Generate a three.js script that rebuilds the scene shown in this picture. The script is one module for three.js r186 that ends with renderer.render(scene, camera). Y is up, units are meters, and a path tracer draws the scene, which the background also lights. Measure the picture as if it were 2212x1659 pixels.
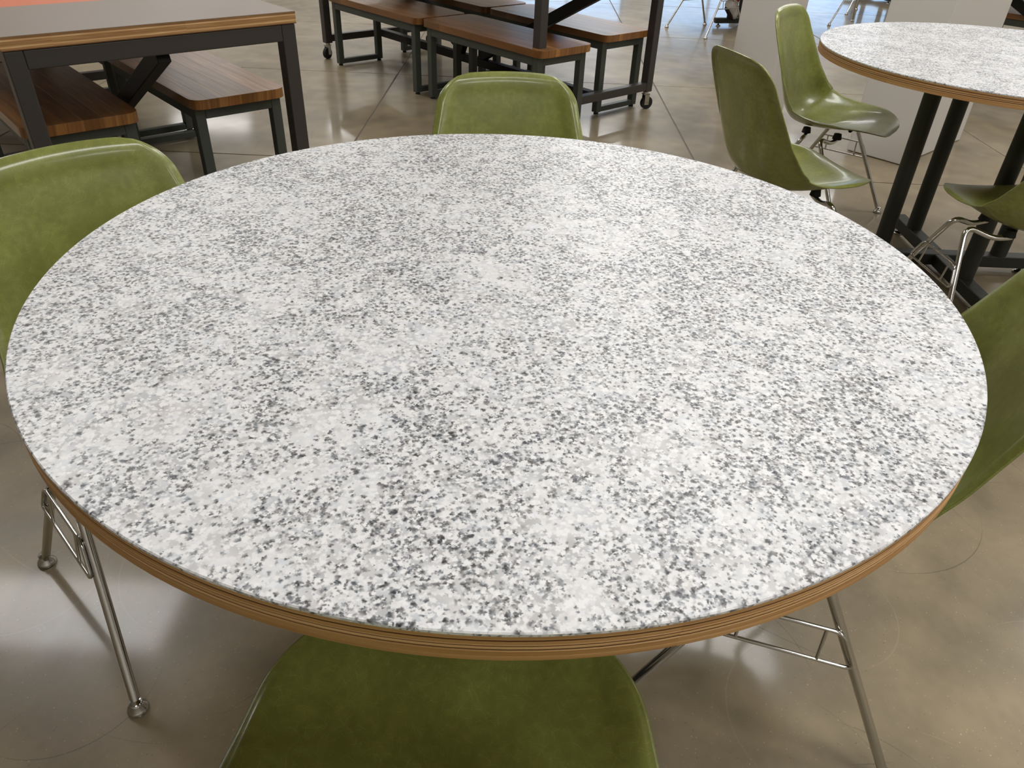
import * as THREE from 'three';
import { RoundedBoxGeometry } from 'three/addons/geometries/RoundedBoxGeometry.js';
import { mergeGeometries } from 'three/addons/utils/BufferGeometryUtils.js';
import { MarchingCubes } from 'three/addons/objects/MarchingCubes.js';
import { RectAreaLightUniformsLib } from 'three/addons/lights/RectAreaLightUniformsLib.js';

RectAreaLightUniformsLib.init();
const scene = new THREE.Scene();

// ---------------------------------------------------------------- camera
const camera = new THREE.PerspectiveCamera(54.51, 2212 / 1659, 0.05, 80);
camera.position.set(0, 1.2315, 0);
camera.rotation.order = 'YXZ';
camera.rotation.set(-0.61437, 0, 0.044108);

// ---------------------------------------------------------------- sky, exposure, ceiling lamp list
scene.background = new THREE.Color(0.42, 0.66, 1.0);
scene.backgroundIntensity = 3.6;
const LAMP_INTENSITY = 9.6;
const LAMP_COLOR = new THREE.Color(1.0, 0.995, 0.985);
const LAMP_SIZE = [1.55, 0.6];
const CEIL = 3.5;
// [x, z, where it hangs]
const LAMPS = [];
[2.55, -0.45, -3.45, -6.45, -9.45, -12.45, -15.45].forEach((z, j) => {
  const row = ['behind the photographer', 'beside the nearest round table', 'beside the second round table', 'in front of the pillars', 'before the far round tables', 'over the far round tables', 'nearest the windows'][j];
  LAMPS.push([1.2, z, `${row}, in the middle row`], [4.8, z, `${row}, in the right row`]);
});
LAMPS.push([-3.2, -3.45, 'over the long table with the orange top'], [-3.2, -6.45, 'over the far end of the benches'], [-3.2, -11.5, 'far left, before the blank wall'], [-3.2, -15.45, 'along the blank far wall'], [-6.4, -15.45, 'in the far left corner'], [-7.2, -6.5, 'by the left wall']);
const renderer = new THREE.WebGLRenderer({ antialias: true });
renderer.toneMapping = THREE.LinearToneMapping;
renderer.toneMappingExposure = 1.07;
renderer.shadowMap.enabled = true;

// ---------------------------------------------------------------- helpers
function rng(seed) { let s = seed >>> 0; return () => { s = (s + 0x6D2B79F5) | 0; let t = Math.imul(s ^ (s >>> 15), 1 | s); t = (t + Math.imul(t ^ (t >>> 7), 61 | t)) ^ t; return ((t ^ (t >>> 14)) >>> 0) / 4294967296; }; }
const names = new Map();
function numbered(n) { const k = names.get(n) || 0; names.set(n, k + 1); return k ? `${n}_${String(k).padStart(3, '0')}` : n; }
function mesh(name, geo, mat, parent) { const m = new THREE.Mesh(geo, mat); m.name = name; m.castShadow = m.receiveShadow = true; if (parent) parent.add(m); return m; }
function thing(name, label, category, pos = [0, 0, 0], yaw = 0, group) {
  const g = new THREE.Group(); g.name = numbered(name); g.position.set(...pos); g.rotation.y = yaw; scene.add(g);
  g.userData = { label, category }; if (group) g.userData.group = group; return g;
}
function struct(o) { o.userData.kind = 'structure'; scene.add(o); return o; }
function dup(src, label, pos, yaw) { const c = src.clone(); c.name = numbered(src.name); c.userData = { ...src.userData, label }; c.position.set(...pos); c.rotation.y = yaw; scene.add(c); return c; }
function at(g, x, y, z) { g.translate(x, y, z); return g; }
function box(w, h, d, x = 0, y = 0, z = 0) { return at(new THREE.BoxGeometry(w, h, d), x, y, z); }
function rbox(w, h, d, r, x = 0, y = 0, z = 0) { return at(new RoundedBoxGeometry(w, h, d, 2, r), x, y, z); }
function bar(a, b, w, h, r = 0.004) { // square tube from a to b
  const A = new THREE.Vector3(...a), B = new THREE.Vector3(...b), L = A.distanceTo(B);
  const g = new RoundedBoxGeometry(w, h, L, 2, r), m = new THREE.Matrix4().lookAt(B, A, new THREE.Vector3(0, 1, 0));
  g.applyMatrix4(m); const c = A.add(B).multiplyScalar(0.5); g.translate(c.x, c.y, c.z); return g;
}
// rounded polyline path as a curve
function roundPath(pts, radius, closed = false) {
  const V = pts.map(p => new THREE.Vector3(...p)), path = new THREE.CurvePath(), n = V.length;
  const ends = [];
  for (let i = 0; i < n; i++) {
    if (!closed && (i === 0 || i === n - 1)) { ends.push([V[i], V[i], V[i]]); continue; }
    const p = V[(i + n - 1) % n], c = V[i], q = V[(i + 1) % n];
    const d1 = p.clone().sub(c), d2 = q.clone().sub(c), r = Math.min(radius, d1.length() * 0.49, d2.length() * 0.49);
    ends.push([c.clone().addScaledVector(d1.normalize(), r), c, c.clone().addScaledVector(d2.normalize(), r)]);
  }
  const m = closed ? n : n - 1;
  for (let i = 0; i < n; i++) {
    if (closed || (i > 0 && i < n - 1)) path.add(new THREE.QuadraticBezierCurve3(...ends[i]));
    if (i < m) path.add(new THREE.LineCurve3(ends[i][2], ends[(i + 1) % n][0]));
  }
  return path;
}
function tube(pts, r, radius = 0.03, seg = 48, closed = false, radial = 12) { return new THREE.TubeGeometry(roundPath(pts, radius, closed), seg, r, radial, closed); }
function dataTex(w, h, fn, srgb = true) {
  const d = new Uint8Array(w * h * 4); fn(d, w, h);
  const t = new THREE.DataTexture(d, w, h, THREE.RGBAFormat); t.magFilter = THREE.LinearFilter; t.minFilter = THREE.LinearMipmapLinearFilter; t.generateMipmaps = true;
  t.wrapS = t.wrapT = THREE.RepeatWrapping; if (srgb) t.colorSpace = THREE.SRGBColorSpace; t.needsUpdate = true; return t;
}
// tiling value noise
function noise2(seed, n) {
  const r = rng(seed), g = new Float32Array(n * n); for (let i = 0; i < n * n; i++) g[i] = r();
  return (x, y) => { x = ((x % 1) + 1) % 1 * n; y = ((y % 1) + 1) % 1 * n; let i = Math.floor(x), j = Math.floor(y); let u = x - i, v = y - j; u = u * u * (3 - 2 * u); v = v * v * (3 - 2 * v); i %= n; j %= n; const i1 = (i + 1) % n, j1 = (j + 1) % n;
    return (g[j * n + i] * (1 - u) + g[j * n + i1] * u) * (1 - v) + (g[j1 * n + i] * (1 - u) + g[j1 * n + i1] * u) * v; };
}
const clamp = (x, a = 0, b = 1) => Math.min(b, Math.max(a, x));
const smooth = (a, b, x) => { const t = clamp((x - a) / (b - a)); return t * t * (3 - 2 * t); };

// ---------------------------------------------------------------- textures
// recycled plastic sheet: translucent ground with grey and white chips, 1.25 m square
const flakeTex = dataTex(2048, 2048, (d, W, H) => {
  const R = rng(11), v = new Float32Array(W * H), t = new Float32Array(W * H), n1 = noise2(3, 24), n2 = noise2(4, 70);
  for (let y = 0; y < H; y++) for (let x = 0; x < W; x++) { v[y * W + x] = 0.86 + 0.06 * (n1(x / W, y / H) - 0.5) + 0.16 * (n2(x / W, y / H) - 0.5); t[y * W + x] = 0.55 + 0.4 * (n2(y / W, x / H) - 0.5); }
  function chip(cx, cy, r, val, tint, alpha, soft, fade) {
    const k = 7 + Math.floor(R() * 6), rad = [], ang = R() * 6.283, ex = 0.65 + 0.35 * R(), ca = Math.cos(ang), sa = Math.sin(ang), fa = R() * 6.283, fx = Math.cos(fa), fy = Math.sin(fa);
    for (let i = 0; i < k; i++) rad.push(i % 2 ? 0.75 + 0.25 * R() : 0.3 + 0.45 * R());
    const m = Math.ceil(r) + 1;
    for (let j = -m; j <= m; j++) for (let i = -m; i <= m; i++) {
      const px = i * ca + j * sa, py = (-i * sa + j * ca) / ex, rr = Math.sqrt(px * px + py * py) / r; if (rr > 1) continue;
      let th = (Math.atan2(py, px) / 6.2832 + 1) % 1 * k; const a = Math.floor(th) % k, f = th - Math.floor(th), lim = rad[a] * (1 - f) + rad[(a + 1) % k] * f;
      let al = clamp((lim - rr) * r / soft); if (al <= 0) continue;
      if (fade) al *= clamp(0.55 + (i * fx + j * fy) / r * 0.9);
      al *= alpha; const q = (((cy + j) % H + H) % H | 0) * W + (((cx + i) % W + W) % W | 0);
      v[q] += (val - v[q]) * al; t[q] += (tint - t[q]) * al;
    }
  }
  const dens = noise2(9, 16), dens2 = noise2(10, 60), keep = (x, y) => 0.45 * dens(x / W, y / H) + 0.55 * dens2(x / W, y / H);
  for (let i = 0; i < 30000; i++) { const x = R() * W, y = R() * H; if (keep(x, y) < R() * 0.8) continue; chip(x | 0, y | 0, 4 + 5 * R(), 0.25 + 0.4 * R(), 0.4 + 0.5 * R(), 0.95, 3.0, true); }
  for (let i = 0; i < 62000; i++) chip(R() * W | 0, R() * H | 0, 4 + 6.5 * R(), 0.93 + 0.07 * R(), 0.42 + 0.2 * R(), 0.97, 0.9, R() < 0.6);
  for (let i = 0; i < 96000; i++) { const x = R() * W, y = R() * H; if (keep(x, y) < 0.22 + R() * 0.5) continue; chip(x | 0, y | 0, 2.5 + 5.5 * R(), 0.15 + 0.45 * R(), 0.35 + 0.5 * R(), 0.95, 1.6, true); }
  for (let i = 0; i < 30000; i++) chip(R() * W | 0, R() * H | 0, 2.5 + 4.5 * R(), 0.95 + 0.05 * R(), 0.48, 1, 0.8, R() < 0.4);
  for (let i = 0; i < W * H; i++) { const a = clamp(v[i]) * 246, c = (t[i] - 0.5) * 18; d[4 * i] = clamp(a - c, 0, 255); d[4 * i + 1] = a; d[4 * i + 2] = clamp(a + c + 1, 0, 255); d[4 * i + 3] = 255; }
});
// fibreglass strands in green resin, 0.35 m square
const fibreTex = dataTex(1024, 1024, (d, W, H) => {
  const R = rng(21), v = new Float32Array(W * H), n1 = noise2(5, 8), n2 = noise2(6, 40);
  for (let y = 0; y < H; y++) for (let x = 0; x < W; x++) v[y * W + x] = 0.06 * (n1(x / W, y / H) - 0.5) + 0.05 * (n2(x / W, y / H) - 0.5);
  for (let s = 0; s < 5200; s++) {
    let x = R() * W, y = R() * H, a = R() * 6.283, cur = (R() - 0.5) * 0.05; const len = 14 + R() * 60, amp = (R() < 0.8 ? 1 : -0.6) * (0.03 + 0.1 * R() * R());
    for (let i = 0; i < len; i++) { const f = Math.sin(Math.PI * i / len); const q = ((y | 0) & (H - 1)) * W + ((x | 0) & (W - 1)); v[q] += amp * f; x += Math.cos(a); y += Math.sin(a); a += cur; }
  }
  for (let i = 0; i < W * H; i++) { const m = 1 + v[i] * 1.5, w = Math.max(0, v[i]) * 70; d[4 * i] = clamp(131 * m + w, 0, 255); d[4 * i + 1] = clamp(138 * m + w, 0, 255); d[4 * i + 2] = clamp(69 * m + w * 1.2, 0, 255); d[4 * i + 3] = 255; }
});
// ground and polished concrete, 2.4 m square
const concN = [noise2(31, 4), noise2(32, 11), noise2(33, 37), noise2(34, 160)];
const concreteTex = dataTex(2048, 2048, (d, W, H) => {
  const R = rng(41), v = new Float32Array(W * H);
  for (let y = 0; y < H; y++) for (let x = 0; x < W; x++) { const X = x / W, Y = y / H; v[y * W + x] = 0.14 * (concN[0](X, Y) - 0.5) + 0.2 * (concN[1](X, Y) - 0.5) + 0.14 * (concN[2](X, Y) - 0.5) + 0.05 * (concN[3](X, Y) - 0.5); }
  for (let s = 0; s < 26000; s++) { const q = (R() * H | 0) * W + (R() * W | 0), a = R() < 0.55 ? 0.1 + 0.45 * R() * R() : -0.05 - 0.25 * R() * R(); v[q] += a; if (R() < 0.35) { v[(q + 1) % (W * H)] += a * 0.8; v[(q + W) % (W * H)] += a * 0.7; } }
  for (let s = 0; s < 130; s++) { let x = R() * W, y = R() * H, a = R() * 6.283; const cur = (R() - 0.5) * 0.016, len = 40 + R() * 320, amp = R() < 0.65 ? -0.06 - 0.12 * R() : 0.07; for (let i = 0; i < len; i++) { const q = ((y | 0) & (H - 1)) * W + ((x | 0) & (W - 1)), e = amp * Math.sin(Math.PI * i / len); v[q] += e; v[(q + 1) % (W * H)] += e * 0.7; v[(q + W) % (W * H)] += e * 0.5; x += Math.cos(a); y += Math.sin(a); a += cur; } }
  for (let i = 0; i < W * H; i++) { const m = 1 + v[i]; d[4 * i] = clamp(139 * m, 0, 255); d[4 * i + 1] = clamp(126 * m, 0, 255); d[4 * i + 2] = clamp(102 * m, 0, 255); d[4 * i + 3] = 255; }
});
const concreteRough = dataTex(1024, 1024, (d, W, H) => {
  for (let y = 0; y < H; y++) for (let x = 0; x < W; x++) { const X = x / W, Y = y / H, i = y * W + x; const m = 0.7 + 0.16 * (concN[1](X + 0.3, Y) - 0.5) + 0.1 * (concN[2](X, Y + 0.4) - 0.5) + 0.1 * (concN[3](X, Y) - 0.5); d[4 * i] = d[4 * i + 1] = d[4 * i + 2] = clamp(m * 255, 0, 255); d[4 * i + 3] = 255; }
}, false);
function woodTex(seed, base, dark, stretch) {
  return dataTex(512, 512, (d, W, H) => {
    const a = noise2(seed, 6), b = noise2(seed + 1, 48), c = noise2(seed + 2, 128);
    for (let y = 0; y < H; y++) for (let x = 0; x < W; x++) {
      const X = x / W, Y = y / H, wv = a(X, Y * 1) * 0.5;
      let g = 0.45 * b(X + 0.04 * wv, Math.floor(stretch) ? Y / 8 : Y) + 0.3 * c(X + 0.02 * wv, Y / 16) + 0.25 * a(X, Y / 3); g = clamp((g - 0.25) * 1.7);
      const i = (y * W + x) * 4; for (let k = 0; k < 3; k++) d[i + k] = dark[k] + (base[k] - dark[k]) * g; d[i + 3] = 255;
    }
  });
}
const oakTex = woodTex(51, [170, 118, 60], [120, 77, 34], 1);
const plyTex = woodTex(61, [236, 200, 150], [196, 152, 102], 1);

// ---------------------------------------------------------------- materials
const std = (p) => new THREE.MeshStandardMaterial(p), phys = (p) => new THREE.MeshPhysicalMaterial(p);
function rep(t, s) { const c = t.clone(); c.repeat.set(1 / s, 1 / s); c.needsUpdate = true; return c; }
const M = {
  concrete: phys({ map: rep(concreteTex, 2.4), roughnessMap: rep(concreteRough, 2.4), roughness: 0.5, specularIntensity: 0.7, clearcoat: 0.32, clearcoatRoughness: 0.09 }),
  joint: std({ color: 0x6b6157, roughness: 0.75 }),
  flake: phys({ map: rep(flakeTex, 1.25), roughness: 0.38, ior: 1.45 }),
  shell: phys({ map: rep(fibreTex, 0.35), roughness: 0.32, clearcoat: 0.35, clearcoatRoughness: 0.12 }),
  chrome: std({ color: 0xc9c8c4, metalness: 1, roughness: 0.13 }),
  rubber: std({ color: 0x151514, roughness: 0.7 }),
  tableLeg: std({ color: 0x2f312a, roughness: 0.5, metalness: 0.2 }),
  benchSteel: std({ color: 0x4b5049, roughness: 0.5, metalness: 0.25 }),
  darkSteel: std({ color: 0x4a4643, roughness: 0.42, metalness: 0.4 }),
  blackSteel: std({ color: 0x1c1b1b, roughness: 0.5, metalness: 0.3 }),
  laminate: std({ color: 0x94897f, roughness: 0.42 }),
  orange: std({ color: 0xd9774f, roughness: 0.45 }),
  paint: std({ color: 0xdad6d0, roughness: 0.7 }),
  wall: std({ color: 0xdedad3, roughness: 0.85 }),
  ceiling: std({ color: 0xdad7d2, roughness: 0.9 }),
  frame: std({ color: 0x35373a, roughness: 0.5, metalness: 0.4 }),
  glass: phys({ color: 0xffffff, transmission: 1, thickness: 0, roughness: 0.02, ior: 1.45 }),
  lampGlow: std({ color: 0xffffff, emissive: LAMP_COLOR, emissiveIntensity: 4 }),
  lampBody: std({ color: 0xd8d8d6, roughness: 0.5 }),
};
const plyM = [[1, 0.97, 0.93], [0.42, 0.34, 0.25], [0.62, 0.53, 0.41], [0.2, 0.13, 0.07], [0.76, 0.67, 0.53]].map(c => std({ map: rep(plyTex, 0.4), color: new THREE.Color(...c), roughness: 0.6 }));
const oakM = [[1, 1, 1], [0.88, 0.86, 0.82], [0.95, 0.92, 0.88], [0.82, 0.79, 0.75]].map(c => phys({ map: rep(oakTex, 0.5), color: new THREE.Color(...c), roughness: 0.34, clearcoat: 0.3, clearcoatRoughness: 0.2 }));

// ---------------------------------------------------------------- room
const X0 = -9.2, X1 = 9.2, Z0 = -17.6, Z1 = 4.6;
const floor = struct(new THREE.Group()); floor.name = 'floor';
mesh('joint_filler', box(X1 - X0, 0.1, Z1 - Z0, (X0 + X1) / 2, -0.053, (Z0 + Z1) / 2), M.joint, floor);
{
  const cuts = (o, a, b) => { const r = [a]; for (let v = o - 1.75 * Math.ceil((o - a) / 1.75) + 1.75; v < b; v += 1.75) if (v > a + 0.02) r.push(v); r.push(b); return r; };
  const cx = cuts(0.88, X0, X1), cz = cuts(-3.59, Z0, -3.5);
  const slab = (x0, x1, z0, z1) => {
    const w = x1 - x0 - 0.009, d = z1 - z0 - 0.009, mx = (x0 + x1) / 2, mz = (z0 + z1) / 2;
    const g = new RoundedBoxGeometry(w, 0.06, d, 1, 0.002); g.translate(0, -0.03, 0);
    const p = g.attributes.position, uv = g.attributes.uv; for (let k = 0; k < p.count; k++) uv.setXY(k, p.getX(k) + mx + 20, p.getZ(k) + mz + 30);
    mesh('floor_slab', g, M.concrete, floor).position.set(mx, 0, mz);
  };
  for (let i = 0; i + 1 < cx.length; i++) for (let j = 0; j + 1 < cz.length; j++) if (cz[j + 1] < -3.55) slab(cx[i], cx[i + 1], cz[j], cz[j + 1]);
  for (const [a, b] of [[X0, -4.37], [-4.37, 4.38], [4.38, X1]]) { slab(a, b, -3.59, -0.09 + 1.75); slab(a, b, 1.66, Z1); }
}
function wallMesh(name, g) { const m = mesh(name, g, M.wall); struct(m); return m; }
wallMesh('wall_left', box(0.2, CEIL, Z1 - Z0, X0 - 0.1, CEIL / 2, (Z0 + Z1) / 2));
wallMesh('wall_right', box(0.2, CEIL, Z1 - Z0, X1 + 0.1, CEIL / 2, (Z0 + Z1) / 2));
wallMesh('wall_back', box(X1 - X0 + 0.4, CEIL, 0.2, 0, CEIL / 2, Z1 + 0.1));
{ const m = mesh('ceiling', box(X1 - X0 + 0.4, 0.2, Z1 - Z0 + 0.4, 0, CEIL + 0.1, (Z0 + Z1) / 2), M.ceiling); struct(m); }
// far wall with window openings
const WIN = [[-0.4, 2.0], [2.6, 5.0], [5.6, 8.0]], WY0 = 0.3, WY1 = 1.75;
{
  const gs = []; let x = X0 - 0.2;
  for (const [a, b] of WIN) { gs.push(box(a - x, CEIL, 0.2, (a + x) / 2, CEIL / 2, Z0 - 0.1)); gs.push(box(b - a, WY0, 0.2, (a + b) / 2, WY0 / 2, Z0 - 0.1)); gs.push(box(b - a, CEIL - WY1, 0.2, (a + b) / 2, (CEIL + WY1) / 2, Z0 - 0.1)); x = b; }
  gs.push(box(X1 + 0.2 - x, CEIL, 0.2, (X1 + 0.2 + x) / 2, CEIL / 2, Z0 - 0.1));
  wallMesh('wall_far', mergeGeometries(gs));
  WIN.forEach(([a, b], i) => {
    const w = struct(new THREE.Group()); w.name = `window_${i + 1}`;
    const c = (a + b) / 2, h = WY1 - WY0, m = (WY0 + WY1) / 2, fr = [box(b - a, 0.06, 0.08, c, WY0 + 0.03, Z0 - 0.06), box(b - a, 0.06, 0.08, c, WY1 - 0.03, Z0 - 0.06), box(0.06, h - 0.12, 0.08, a + 0.03, m, Z0 - 0.06), box(0.06, h - 0.12, 0.08, b - 0.03, m, Z0 - 0.06), box(0.05, h - 0.12, 0.08, c, m, Z0 - 0.06)];
    mesh('window_frame', mergeGeometries(fr), M.frame, w);
    for (const s of [-1, 1]) mesh('pane', box((b - a) / 2 - 0.085, h - 0.12, 0.008, c + s * ((b - a) / 4 - 0.0175), m, Z0 - 0.06), M.glass, w);
  });
}
// the canteen furniture stands on a grid turned against the floor joints: a runs across a long table, b along it
const GO = new THREE.Vector2(-0.824, -2.89), GA = new THREE.Vector2(-0.7335, 0.6797), GB = new THREE.Vector2(-0.6797, -0.7335), GYAW = Math.atan2(GB.x, GB.y);
function grid(a, b) { return [GO.x + GA.x * a + GB.x * b, GO.y + GA.y * a + GB.y * b]; }
function pillar(a0, a1, b0, b1, n) {
  const [x, z] = grid((a0 + a1) / 2, (b0 + b1) / 2);
  const g = struct(new THREE.Group()); g.name = `wall_pillar_${n}`; g.position.set(x, 0, z); g.rotation.y = GYAW;
  mesh('pillar_core', rbox(Math.abs(a1 - a0), CEIL - 0.006, Math.abs(b1 - b0), 0.006, 0, CEIL / 2, 0), M.paint, g);
}
pillar(-3.105, -2.905, -0.235, 0.075, 1);
pillar(-3.443, -2.703, -1.18, -0.88, 2);

// ---------------------------------------------------------------- ceiling lamps
{
  const body = rbox(LAMP_SIZE[0] + 0.04, 0.06, LAMP_SIZE[1] + 0.04, 0.008, 0, -0.03, 0), glow = box(LAMP_SIZE[0], 0.006, LAMP_SIZE[1], 0, -0.062, 0);
  for (const [x, z, where] of LAMPS) {
    const t = thing('ceiling_lamp', `long white ceiling lamp ${where}`, 'lamp', [x, CEIL, z], 0, 'ceiling lamps');
    mesh('housing', body, M.lampBody, t); mesh('diffuser', glow, M.lampGlow, t);
    const l = new THREE.RectAreaLight(LAMP_COLOR, LAMP_INTENSITY, LAMP_SIZE[0], LAMP_SIZE[1]); l.position.set(0, -0.068, 0); l.rotation.x = -Math.PI / 2; l.name = 'lamp_light'; t.add(l);
  }
}

// ---------------------------------------------------------------- round tables
const TH = 0.762, TR = 0.61;
function diskUV(g) { const p = g.attributes.position, uv = g.attributes.uv, n = g.attributes.normal; for (let k = 0; k < p.count; k++) { if (Math.abs(n.getY(k)) > 0.5) uv.setXY(k, p.getX(k) + 0.625, p.getZ(k) + 0.625); else { const a = Math.atan2(p.getZ(k), p.getX(k)); uv.setXY(k, a * TR, p.getY(k)); } } return g; }
const tableGeo = (() => {
  const s = 0.0045, sheet = diskUV(new THREE.LatheGeometry([[0, -s], [TR - 0.0004, -s], [TR - 0.0004, -s], [TR, -s + 0.0006], [TR, -0.0012], [TR, -0.0012], [TR - 0.0012, 0], [TR - 0.0012, 0], [0, 0]].map(p => new THREE.Vector2(...p)), 160));
  const plies = [], L = [0.0034, 0.001, 0.0022, 0.0033, 0.0012, 0.0016, 0.0024, 0.002, 0.0014, 0.0055, 0.005]; let y = -s;
  L.forEach((h, i) => {
    const r = TR - ([2, 5, 7].includes(i) ? 0.0009 : 0.0003 + 0.0002 * (i % 2)), c = 0.0002;
    const g = new THREE.LatheGeometry([[0, y - h], [r - c, y - h], [r, y - h + c], [r, y - c], [r - c, y], [0, y]].map(p => new THREE.Vector2(...p)), 160);
    const p = g.attributes.position, uv = g.attributes.uv; for (let k = 0; k < p.count; k++) { const a = Math.atan2(p.getZ(k), p.getX(k)); uv.setXY(k, p.getY(k) * 2 + i * 0.13, a * TR * 0.5); }
    plies.push(g); y -= h;
  });
  const under = y;
  const leg = (x, z) => at(new THREE.CylinderGeometry(0.0285, 0.0285, TH + under - 0.075, 28), x, 0.07 + (TH + under - 0.075) / 2, z);
  return { sheet, plies, under, leg };
})();
function roundTable(label, x, z, yaw) {
  const t = thing('round_table', label, 'table', [x, 0, z], yaw, 'round tables with speckled tops');
  const top = new THREE.Group(); top.name = 'table_top'; top.position.y = TH; top.rotation.y = -yaw; t.add(top);
  mesh('speckled_sheet', tableGeo.sheet, M.flake, top);
  tableGeo.plies.forEach((g, i) => mesh('ply', g, plyM[[4, 0, 3, 4, 0, 3, 0, 3, 0, 4, 4][i]], top));
  mesh('mounting_plate', rbox(0.52, 0.006, 0.52, 0.002, 0, TH + tableGeo.under - 0.003, 0), M.tableLeg, t);
  for (const [lx, lz] of [[0.225, 0], [-0.225, 0], [0, 0.208], [0, -0.225]]) mesh('leg', tableGeo.leg(lx, lz), M.tableLeg, t);
  const base = mesh('cross_base', mergeGeometries([rbox(0.74, 0.045, 0.05, 0.004, 0, 0.0475, 0), rbox(0.05, 0.045, 0.345, 0.004, 0, 0.0475, 0.1975), rbox(0.05, 0.045, 0.345, 0.004, 0, 0.0475, -0.1975)]), M.tableLeg, t);
  for (const [lx, lz] of [[0.33, 0], [-0.33, 0], [0, 0.33], [0, -0.33]]) mesh('leveller', at(new THREE.LatheGeometry([[0, 0], [0.02, 0], [0.022, 0.004], [0.018, 0.009], [0.007, 0.013], [0.006, 0.026], [0, 0.026]].map(p => new THREE.Vector2(...p)), 20), lx, 0, lz), M.chrome, base);
  return t;
}
const T1 = [-0.0172, -0.9541], T2 = [1.594, -2.640];
roundTable('large round table with white and grey speckled top filling the foreground', T1[0], T1[1], 0.5);
roundTable('round speckled table at the upper right behind the green chairs', T2[0], T2[1], 0);
roundTable('far round table whose dark pedestal shows left of the left pillar', 2.12, -7.86, 0.25);
roundTable('far round table whose dark base shows between the two white pillars', 4.15, -10.1, 0.1);

// ---------------------------------------------------------------- moulded chairs
const chairGeo = (() => {
  // centre profile [z, y], front lip to top of back
  const prof = new THREE.CatmullRomCurve3([[0.240, 0.409], [0.229, 0.417], [0.204, 0.423], [0.165, 0.423], [0.08, 0.408], [0.0, 0.396], [-0.075, 0.394], [-0.135, 0.410], [-0.176, 0.453], [-0.203, 0.522], [-0.226, 0.607], [-0.249, 0.692], [-0.268, 0.756], [-0.286, 0.800]].map(([z, y]) => new THREE.Vector3(0, y, z)), false, 'centripetal');
  const NV = 84, NU = 44, L = prof.getLength();
  const W = new THREE.CatmullRomCurve3([[0, 0.196], [0.08, 0.208], [0.2, 0.224], [0.33, 0.232], [0.45, 0.234], [0.53, 0.230], [0.62, 0.217], [0.75, 0.198], [0.88, 0.181], [1, 0.166]].map(([s, w]) => new THREE.Vector3(s, w, 0)));
  const curveY = (c, s) => { let a = 0, b = 1; for (let i = 0; i < 24; i++) { const m = (a + b) / 2; if (c.getPoint(m).x < s) a = m; else b = m; } return c.getPoint((a + b) / 2).y; };
  const LF = new THREE.CatmullRomCurve3([[0, 0.012], [0.1, 0.026], [0.25, 0.05], [0.4, 0.076], [0.5, 0.086], [0.58, 0.08], [0.7, 0.054], [0.85, 0.03], [1, 0.012]].map(([s, w]) => new THREE.Vector3(s, w, 0)));
  const P = [], N = [], s_ = [];
  for (let j = 0; j <= NV; j++) { const q = j / NV, s = q - 0.11 * Math.sin(4 * Math.PI * q) / (2 * Math.PI) * 0 - 0.045 * Math.sin(2 * Math.PI * q) * 0; // even along the middle
    const e = 0.5 - 0.5 * Math.cos(Math.PI * q); s_.push(0.45 * e + 0.55 * q); }
  const cut = (d, r) => d >= r ? 0 : r - Math.sqrt(Math.max(0, r * r - (r - d) * (r - d)));
  const grid = [];
  for (let j = 0; j <= NV; j++) {
    const s = s_[j], c = prof.getPointAt(s), tg = prof.getTangentAt(s), nrm = new THREE.Vector3(0, -tg.z, tg.y); // inward (up, then forward)
    if (nrm.y < 0 && s < 0.3) nrm.negate(); if (s > 0.6 && nrm.z < 0) nrm.negate();
    const wf = curveY(W, s), w = wf - cut(s * L, 0.15) - cut((1 - s) * L, 0.07), lf = curveY(LF, s);
    const row = [];
    for (let i = 0; i <= NU; i++) {
      let u = i / NU * 2 - 1; u = Math.sign(u) * (0.35 * Math.abs(u) + 0.65 * Math.sin(Math.abs(u) * Math.PI / 2));
      const a = Math.abs(u), ax = a * w / wf, edge = (1 - a) * w;                     // distance from the rim
      let h = lf * Math.pow(ax, 2.3);
      const endTop = (1 - s) * L, rim = Math.min(edge, endTop), fl = smooth(0.04, 0.22, s);
      h += fl * (0.005 * smooth(0.055, 0.026, rim) - 0.009 * smooth(0.016, 0.0, rim));   // rolled flange
      row.push(new THREE.Vector3(u * w, c.y, c.z).addScaledVector(nrm, h).addScaledVector(tg, -0.016 * ax * ax * smooth(0.72, 1, s)));
    }
    grid.push(row);
  }
  const th = 0.0036, nu = NU + 1, nv = NV + 1, pos = [], uv = [], idx = [];
  const nor = grid.map((row, j) => row.map((p, i) => { const a = grid[j][Math.min(i + 1, NU)].clone().sub(grid[j][Math.max(i - 1, 0)]), b = grid[Math.min(j + 1, NV)][i].clone().sub(grid[Math.max(j - 1, 0)][i]); return b.cross(a).normalize(); }));
  const flip = nor[NV >> 1][NU >> 1].z < 0 ? -1 : 1;
  for (const side of [0, 1]) for (let j = 0; j < nv; j++) for (let i = 0; i < nu; i++) { const p = grid[j][i].clone().addScaledVector(nor[j][i], side ? -th * flip : 0); pos.push(p.x, p.y, p.z); uv.push(grid[j][i].x + 0.5, s_[j] * L); }
  const id = (sd, j, i) => sd * nu * nv + j * nu + i;
  const quad = (a, b, c, d) => idx.push(a, b, c, a, c, d);
  for (let j = 0; j < NV; j++) for (let i = 0; i < NU; i++) { quad(id(0, j, i), id(0, j + 1, i), id(0, j + 1, i + 1), id(0, j, i + 1)); quad(id(1, j, i), id(1, j, i + 1), id(1, j + 1, i + 1), id(1, j + 1, i)); }
  for (let j = 0; j < NV; j++) { quad(id(0, j, 0), id(1, j, 0), id(1, j + 1, 0), id(0, j + 1, 0)); quad(id(0, j, NU), id(0, j + 1, NU), id(1, j + 1, NU), id(1, j, NU)); }
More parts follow.
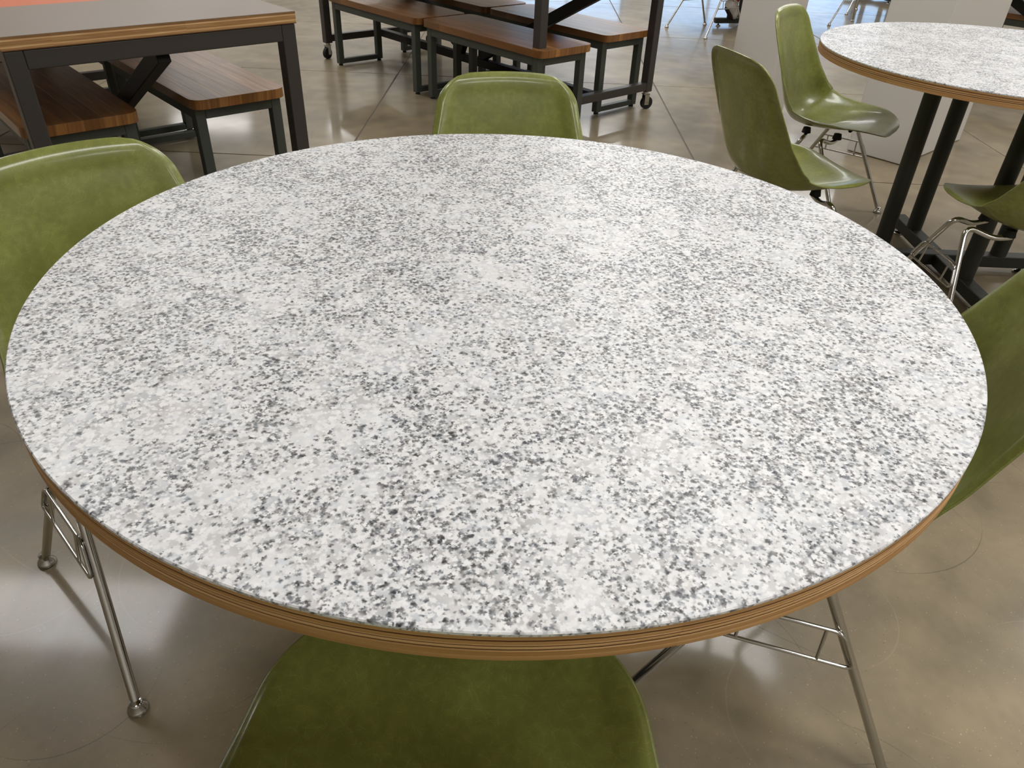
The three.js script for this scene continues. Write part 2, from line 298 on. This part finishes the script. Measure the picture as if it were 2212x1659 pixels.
  for (let i = 0; i < NU; i++) { quad(id(0, 0, i), id(0, 0, i + 1), id(1, 0, i + 1), id(1, 0, i)); quad(id(0, NV, i), id(1, NV, i), id(1, NV, i + 1), id(0, NV, i + 1)); }
  const g = new THREE.BufferGeometry(); g.setAttribute('position', new THREE.Float32BufferAttribute(pos, 3)); g.setAttribute('uv', new THREE.Float32BufferAttribute(uv, 2)); g.setIndex(idx); g.computeVertexNormals();
  // chrome stacking base
  const FX = 0.275, FZ = 0.225, r = 0.0083;
  const legs = [], feet = [], mounts = [], ladders = [];
  for (const sx of [-1, 1]) {
    for (const sz of [-1, 1]) {
      legs.push(tube([[sx * 0.08, 0.366, sz * 0.062], [sx * 0.13, 0.358, sz * 0.055], [sx * 0.212, 0.388, sz * 0.03], [sx * FX, 0.012, sz * FZ]], r, 0.035, 64));
      feet.push(at(new THREE.LatheGeometry([[0, 0], [0.0165, 0], [0.018, 0.003], [0.0165, 0.009], [0.0105, 0.017], [0.0105, 0.026], [0, 0.026]].map(p => new THREE.Vector2(...p)), 24), sx * FX, 0, sz * FZ));
      mounts.push(at(new THREE.CylinderGeometry(0.014, 0.018, 0.02, 24), sx * 0.09, 0.379, sz * 0.062));
    }
    const pt = (h, sz, out) => { const f = (0.388 - h) / 0.376; return [sx * (0.212 + (FX - 0.212) * f + out), h, sz * (0.03 + (FZ - 0.03) * f + 0.004)]; };
    const lo = 0.225, hi = 0.287, o = 0.0115;
    const rods = [tube([pt(hi, 1, o), pt(lo, 1, o), pt(lo, -1, o), pt(hi, -1, o)], 0.0034, 0.016, 120, true, 8)];
    for (const f of [0.72, -0.72]) { const a = pt(hi, 1, o), b = pt(lo, 1, o); rods.push(tube([[a[0], a[1], a[2] * f], [b[0], b[1], a[2] * f]], 0.003, 0.01, 4, false, 8)); }
    ladders.push(mergeGeometries(rods));
  }
  return { shell: g, legs, feet, mounts, ladders };
})();
const chairs = [];
function chair(label, x, z, fx, fz, group) {
  const yaw = Math.atan2(fx, fz);
  if (chairs.length) { const c = dup(chairs[0], label, [x, 0, z], yaw); c.userData.group = group; chairs.push(c); return c; }
  const t = thing('moulded_chair', label, 'chair', [x, 0, z], yaw, group);
  mesh('seat_shell', chairGeo.shell, M.shell, t);
  chairGeo.legs.forEach((g, i) => { const l = mesh('leg', g, M.chrome, t); mesh('foot', chairGeo.feet[i], M.chrome, l); });
  chairGeo.mounts.forEach(g => mesh('shock_mount', g, M.rubber, t));
  chairGeo.ladders.forEach(g => mesh('linking_rail', g, M.chrome, t));
  chairs.push(t); return t;
}
const G1 = 'green chairs around the nearest round table', G2 = 'green chairs around the second round table', G3 = 'chairs at the far round tables';
chair('green moulded chair left of the nearest round table, its back cut by the photo edge', -0.595, -1.07, 0.72, 0.69, G1);
chair('green moulded chair behind the nearest round table, facing the camera', -0.012, -1.67, 0.12, 0.99, G1);
chair('green moulded chair in the foreground, only its shaded seat showing under the table edge', -0.055, -0.395, 0.03, -1, G1);
chair('dark green moulded chair at the right edge of the nearest round table', 0.505, -0.975, -0.96, -0.28, G1);
chair('green moulded chair left of the second table with its back turned to the camera', 0.872, -2.43, 0.947, -0.32, G2);
chair('green moulded chair seen from the side, against the left white pillar', 1.245, -3.11, 0.8, 0.6, G2);
chair('green moulded chair cut by the right photo edge, in front of the second table legs', 1.535, -2.165, -0.1, -0.995, G2);
chair('far chair with a person on it, its chrome legs showing left of the left pillar', 1.616, -7.45, 0.873, -0.487, G3);
chair('far chair whose chrome legs show between the pillars, nearer one', 3.30, -8.02, 0.74, -0.67, G3);
chair('far chair whose chrome legs show between the pillars, farther one', 3.72, -8.85, 0.5, -0.8, G3);

// ---------------------------------------------------------------- long tables on castors
const caster = (() => {
  const w = at(new THREE.CylinderGeometry(0.037, 0.037, 0.022, 24).rotateZ(Math.PI / 2), 0, 0.037, 0.014);
  const fork = mergeGeometries([box(0.004, 0.062, 0.03, 0.016, 0.058, 0.006), box(0.004, 0.062, 0.03, -0.016, 0.058, 0.006), box(0.036, 0.005, 0.04, 0, 0.0895, 0.004), at(new THREE.CylinderGeometry(0.016, 0.016, 0.012, 20), 0, 0.096, 0)]);
  return { w, fork };
})();
function longTable(label, a, b, width, length, orange) {
  const [x, z] = grid(a + width / 2, b + length / 2);
  const t = thing('long_table', label, 'table', [x, 0, z], GYAW, 'long tables on castors');
  // local +z runs along b, local +x is minus a
  const w = width, l = length, top = TH;
  const tt = new THREE.Group(); tt.name = 'table_top'; t.add(tt);
  const L = [[0.007, 1], [0.005, 0], [0.013, 2], [0.005, 0], [0.005, 2], [0.003, 3]]; let y = top - 0.0016;
  L.forEach(([h, m], i) => { const g = rbox(w, h, l, 0.0006, 0, y - h / 2, 0), p = g.attributes.position, uv = g.attributes.uv; for (let k = 0; k < p.count; k++) uv.setXY(k, p.getY(k) * 2 + i * 0.17, p.getX(k) + p.getZ(k)); mesh('ply', g, plyM[m], tt); y -= h; });
  const end = 0.51;
  if (orange) {
    mesh('laminate_panel', rbox(w - 0.002, 0.0016, end, 0.0004, 0, top - 0.0008, -l / 2 + end / 2 + 0.001), M.laminate, tt);
    mesh('laminate_panel', rbox(w - 0.002, 0.0016, l - end - 0.002, 0.0004, 0, top - 0.0008, end / 2), M.orange, tt).userData.label = 'orange laminate panel';
  } else mesh('laminate_panel', rbox(w - 0.002, 0.0016, l - 0.002, 0.0004, 0, top - 0.0008, 0), M.laminate, tt);
  const u = y - 0.001, lg = 0.052, ix = w / 2 - lg / 2 - 0.004, iz = l / 2 - lg / 2 - 0.004, f = 0.104;
  for (const sx of [-1, 1]) for (const sz of [-1, 1]) {
    const leg = mesh('leg', rbox(lg, u - f, lg, 0.004, sx * ix, (u + f) / 2, sz * iz), M.darkSteel, t);
    const c = new THREE.Group(); c.name = 'castor'; c.position.set(sx * ix, 0, sz * iz); c.rotation.y = 0.9 * sx + sz; leg.add(c);
    mesh('castor_wheel', caster.w, M.rubber, c); mesh('castor_fork', caster.fork, M.chrome, c);
  }
  for (const sz of [-1, 1]) {
    mesh('end_rail', rbox(2 * ix - lg, 0.055, lg, 0.004, 0, u - 0.0275, sz * iz), M.darkSteel, t);
    mesh('lower_rail', rbox(2 * ix - lg, 0.045, lg - 0.006, 0.004, 0, 0.135, sz * iz), M.darkSteel, t);
    mesh('brace', bar([0, u - 0.06, sz * (iz - 0.03)], [0, 0.18, sz * 0.1], 0.045, 0.06), M.blackSteel, t);
  }
  for (const sx of [-1, 1]) mesh('side_rail', rbox(lg - 0.01, 0.045, 2 * iz - lg, 0.004, sx * ix, u - 0.0225, 0), M.darkSteel, t);
  mesh('stretcher', rbox(0.05, 0.05, 2 * iz - lg, 0.004, 0, 0.135, 0), M.blackSteel, t);
  return t;
}
longTable('long table with grey laminate end and orange top at the upper left', 0, 0, 0.93, 2.25, true);
longTable('long table on castors behind the far benches, its top above the photo edge', -2.43, 0.27, 0.97, 2.25, false);
longTable('long table with a black brace cut by the upper right corner of the photo', -5.77, -2.52, 0.93, 2.25, false);

// ---------------------------------------------------------------- wooden benches
const benchBits = (() => {
  const W = 0.385, L = 1.04, H = 0.44, T = 0.036, n = 6, pw = W / n, planks = [];
  for (let i = 0; i < n; i++) {
    const x0 = -W / 2 + i * pw + 0.0001, x1 = x0 + pw - 0.0002, r = 0.055, s = new THREE.Shape(), z0 = -L / 2, z1 = L / 2;
    if (i === 0) { s.moveTo(x1, z0); s.lineTo(x1, z1); s.lineTo(x0 + r, z1); s.quadraticCurveTo(x0, z1, x0, z1 - r); s.lineTo(x0, z0 + r); s.quadraticCurveTo(x0, z0, x0 + r, z0); }
    else if (i === n - 1) { s.moveTo(x0, z0); s.lineTo(x1 - r, z0); s.quadraticCurveTo(x1, z0, x1, z0 + r); s.lineTo(x1, z1 - r); s.quadraticCurveTo(x1, z1, x1 - r, z1); s.lineTo(x0, z1); }
    else { s.moveTo(x0, z0); s.lineTo(x1, z0); s.lineTo(x1, z1); s.lineTo(x0, z1); }
    s.closePath();
    const g = new THREE.ExtrudeGeometry(s, { depth: T - 0.0012, bevelEnabled: true, bevelThickness: 0.0006, bevelSize: 0.0004, bevelOffset: -0.0004, bevelSegments: 1, curveSegments: 6 });
    g.rotateX(Math.PI / 2); g.translate(0, H - 0.0006, 0);
    const p = g.attributes.position, uv = g.attributes.uv; for (let k = 0; k < p.count; k++) uv.setXY(k, p.getX(k) + p.getY(k) * 0.1 + i * 0.21, p.getZ(k) * 0.45 + i * 0.37);
    planks.push(g);
  }
  const t = 0.04, u = H - T - 0.0005, lx = W / 2 - 0.035, lz = L / 2 - 0.06;
  return { planks, t, u, lx, lz, H };
})();
function bench(label, a, b) {
  const [x, z] = grid(a + 0.1925, b + 0.52), B = benchBits;
  const t = thing('bench', label, 'bench', [x, 0, z], GYAW, 'wooden benches at the long tables');
  const seat = new THREE.Group(); seat.name = 'seat'; t.add(seat);
  B.planks.forEach((g, i) => mesh('plank', g, oakM[(i * 3 + (a > -1 ? 1 : 0)) % 4], seat));
  for (const sx of [-1, 1]) {
    mesh('side_rail', rbox(B.t, 0.045, 2 * B.lz - B.t, 0.003, sx * B.lx, B.u - 0.0225, 0), M.benchSteel, t);
    for (const sz of [-1, 1]) { const l = mesh('leg', rbox(B.t, B.u - 0.012, B.t, 0.003, sx * B.lx, (B.u + 0.012) / 2, sz * B.lz), M.benchSteel, t); mesh('glide', at(new THREE.CylinderGeometry(0.013, 0.015, 0.012, 16), sx * B.lx, 0.006, sz * B.lz), M.rubber, l); }
  }
  for (const sz of [-1, 1]) { mesh('end_rail', rbox(2 * B.lx - B.t, 0.045, B.t, 0.003, 0, B.u - 0.0225, sz * B.lz), M.benchSteel, t); mesh('floor_rail', rbox(2 * B.lx - B.t, 0.03, B.t - 0.006, 0.003, 0, 0.027, sz * B.lz), M.benchSteel, t); }
  return t;
}
bench('wooden bench under the grey laminate table, right side near end', -0.06, 0.27);
bench('wooden bench under the grey laminate table, right side far end', -0.06, 1.33);
bench('wooden bench under the grey laminate table, left side near end', 0.525, 0.24);
bench('wooden bench under the grey laminate table, left side far end', 0.525, 1.30);
bench('wooden bench behind the middle green chair, its right end by the dark table leg', -1.815, 0.22);
bench('wooden bench at the top of the photo, end to end behind the nearer one', -1.80, 1.28);
bench('wooden bench farthest back at the long castor table, near its right leg', -2.42, 0.33);
bench('wooden bench farthest back at the long castor table, in the far left row', -2.42, 1.40);
bench('wooden bench reflecting blue window light in the upper right corner', -5.71, -1.44);

// ---------------------------------------------------------------- seated person at the far table
function blob(bones, c, half, res, k = 0.02) { // smooth union of tapered capsules, meshed by marching cubes
  const mc = new MarchingCubes(res, M.rubber, false, false, 120000); mc.isolation = 0; const h = res / 2, f = mc.field;
  const B = bones.map(([a, b, r0, r1]) => ({ a, d: [b[0] - a[0], b[1] - a[1], b[2] - a[2]], r0, r1, l: Math.max(1e-9, (b[0] - a[0]) ** 2 + (b[1] - a[1]) ** 2 + (b[2] - a[2]) ** 2) }));
  for (let z = 0; z < res; z++) for (let y = 0; y < res; y++) for (let x = 0; x < res; x++) {
    const p = [c[0] + (x - h) / h * half, c[1] + (y - h) / h * half, c[2] + (z - h) / h * half]; let m = 1;
    for (const q of B) { const e = [p[0] - q.a[0], p[1] - q.a[1], p[2] - q.a[2]], t = clamp((e[0] * q.d[0] + e[1] * q.d[1] + e[2] * q.d[2]) / q.l); const dd = Math.hypot(e[0] - q.d[0] * t, e[1] - q.d[1] * t, e[2] - q.d[2] * t) - (q.r0 + (q.r1 - q.r0) * t); const w = Math.max(k - Math.abs(m - dd), 0) / k; m = Math.min(m, dd) - w * w * k * 0.25; }
    f[x + y * res + z * res * res] = -m;
  }
  mc.update(); const n = mc.count, g = new THREE.BufferGeometry(), P = new Float32Array(n * 3), N = new Float32Array(n * 3);
  for (let i = 0; i < n; i++) for (let j = 0; j < 3; j++) { P[3 * i + j] = mc.positionArray[3 * i + j] * half + c[j]; N[3 * i + j] = mc.normalArray[3 * i + j]; }
  g.setAttribute('position', new THREE.BufferAttribute(P, 3)); g.setAttribute('normal', new THREE.BufferAttribute(N, 3)); g.setAttribute('uv', new THREE.BufferAttribute(new Float32Array(n * 2), 2)); return g;
}
{
  const fx = 0.873, fz = -0.487, px = 1.65, pz = -7.465;
  const t = thing('person', 'seated person at the top of the photo, red trouser hem and white shoe showing', 'person', [px, 0.0, pz], Math.atan2(fx, fz));
  const hipL = [0.09, 0.5, -0.06], hipR = [-0.09, 0.5, -0.06], knL = [0.25, 0.5, 0.22], anL = [0.05, 0.5, 0.24], knR = [-0.06, 0.51, 0.33], anR = [0.075, 0.21, 0.285], toR = [0.125, 0.125, 0.375];
  const arm = (s) => [[[s * 0.17, 0.96, -0.13], [s * 0.24, 0.72, -0.02], 0.045, 0.038], [[s * 0.24, 0.72, -0.02], [s * 0.11, 0.645, 0.2], 0.037, 0.026], [[s * 0.11, 0.645, 0.2], [s * 0.085, 0.635, 0.26], 0.03, 0.03],
    ...[0, 1, 2, 3].flatMap(i => { const x = s * (0.055 + 0.02 * i), l = [0.05, 0.062, 0.066, 0.058][i]; return [[[x, 0.64, 0.275], [x - s * 0.004, 0.632, 0.275 + l * 0.6], 0.011, 0.0105], [[x - s * 0.004, 0.632, 0.275 + l * 0.6], [x - s * 0.006, 0.612, 0.275 + l], 0.0105, 0.0095]]; }),
    [[s * 0.05, 0.64, 0.235], [s * 0.025, 0.625, 0.27], 0.012, 0.0105]];
  const skin = std({ color: 0x7d5640, roughness: 0.6 }), red = std({ color: 0x8c1f1c, roughness: 0.85 }), grey = std({ color: 0x6c7076, roughness: 0.9 }), white = std({ color: 0xd8d5d6, roughness: 0.6 }), dark = std({ color: 0x26221f, roughness: 0.8 }), hairM = std({ color: 0x1d1612, roughness: 0.7 });
  mesh('body', blob([[hipL, knL, 0.075, 0.055], [knL, anL, 0.05, 0.034], [hipR, knR, 0.075, 0.055], [knR, anR, 0.05, 0.034], [anL, [-0.03, 0.49, 0.26], 0.034, 0.026], [anR, toR, 0.034, 0.024], [[0, 0.52, -0.08], [0, 0.9, -0.13], 0.11, 0.12], [[-0.12, 0.95, -0.13], [0.12, 0.95, -0.13], 0.06, 0.06], [[0, 0.98, -0.12], [0, 1.1, -0.09], 0.048, 0.046], [[0, 1.17, -0.075], [0, 1.22, -0.085], 0.082, 0.088], [[0, 1.12, -0.03], [0, 1.13, -0.03], 0.05, 0.05], [[0, 1.165, 0.008], [0, 1.19, -0.005], 0.013, 0.01], [[-0.085, 1.17, -0.08], [-0.085, 1.185, -0.08], 0.016, 0.018], [[0.085, 1.17, -0.08], [0.085, 1.185, -0.08], 0.016, 0.018], ...arm(1), ...arm(-1)], [0, 0.66, 0.16], 0.68, 124, 0.02), skin, t);
  mesh('trousers', blob([[hipL, knL, 0.093, 0.074], [knL, [0.13, 0.5, 0.232], 0.072, 0.058], [hipR, knR, 0.093, 0.074], [knR, [0.05, 0.272, 0.294], 0.072, 0.056], [[0, 0.52, -0.08], [0, 0.62, -0.09], 0.13, 0.128]], [0, 0.4, 0.18], 0.46, 70, 0.03), red, t);
  mesh('shirt', blob([[[0, 0.6, -0.09], [0, 0.9, -0.13], 0.132, 0.136], [[-0.13, 0.95, -0.13], [0.13, 0.95, -0.13], 0.072, 0.072], [[0.17, 0.96, -0.13], [0.225, 0.78, -0.05], 0.062, 0.058], [[-0.17, 0.96, -0.13], [-0.225, 0.78, -0.05], 0.062, 0.058]], [0, 0.78, -0.1], 0.36, 60, 0.03), grey, t);
  mesh('hair', blob([[[0, 1.2, -0.1], [0, 1.245, -0.095], 0.09, 0.088], [[0, 1.14, -0.13], [0, 1.2, -0.13], 0.07, 0.075]], [0, 1.19, -0.1], 0.18, 40, 0.02), hairM, t);
  const shoe = (a, b, up) => {
    const A = new THREE.Vector3(...a), Bv = new THREE.Vector3(...b), d = Bv.clone().sub(A).normalize(), n = new THREE.Vector3(...up).addScaledVector(d, -d.dot(new THREE.Vector3(...up))).normalize(), o = (v, x, y) => v.clone().addScaledVector(d, x).addScaledVector(n, y).toArray();
    const m = mesh('shoe', blob([[o(A, -0.045, 0), o(Bv, 0.01, -0.008), 0.046, 0.036], [o(A, 0, 0.02), o(A, 0, 0.05), 0.042, 0.044], [o(Bv, 0.01, -0.008), o(Bv, 0.06, -0.01), 0.04, 0.03]], A.clone().add(Bv).multiplyScalar(0.5).toArray(), 0.2, 48, 0.03), white, t);
    mesh('sole', blob([[o(A, -0.045, -0.034), o(Bv, 0.0, -0.034), 0.026, 0.026], [o(Bv, 0.0, -0.034), o(Bv, 0.06, -0.032), 0.027, 0.021]], A.clone().add(Bv).multiplyScalar(0.5).toArray(), 0.2, 48, 0.02), dark, m);
  };
  shoe([0.05, 0.5, 0.245], [-0.03, 0.49, 0.26], [0, 0.3, 1]); shoe([0.08, 0.18, 0.29], toR, [0, 0.7, 0.7]);
}

renderer.render(scene, camera);
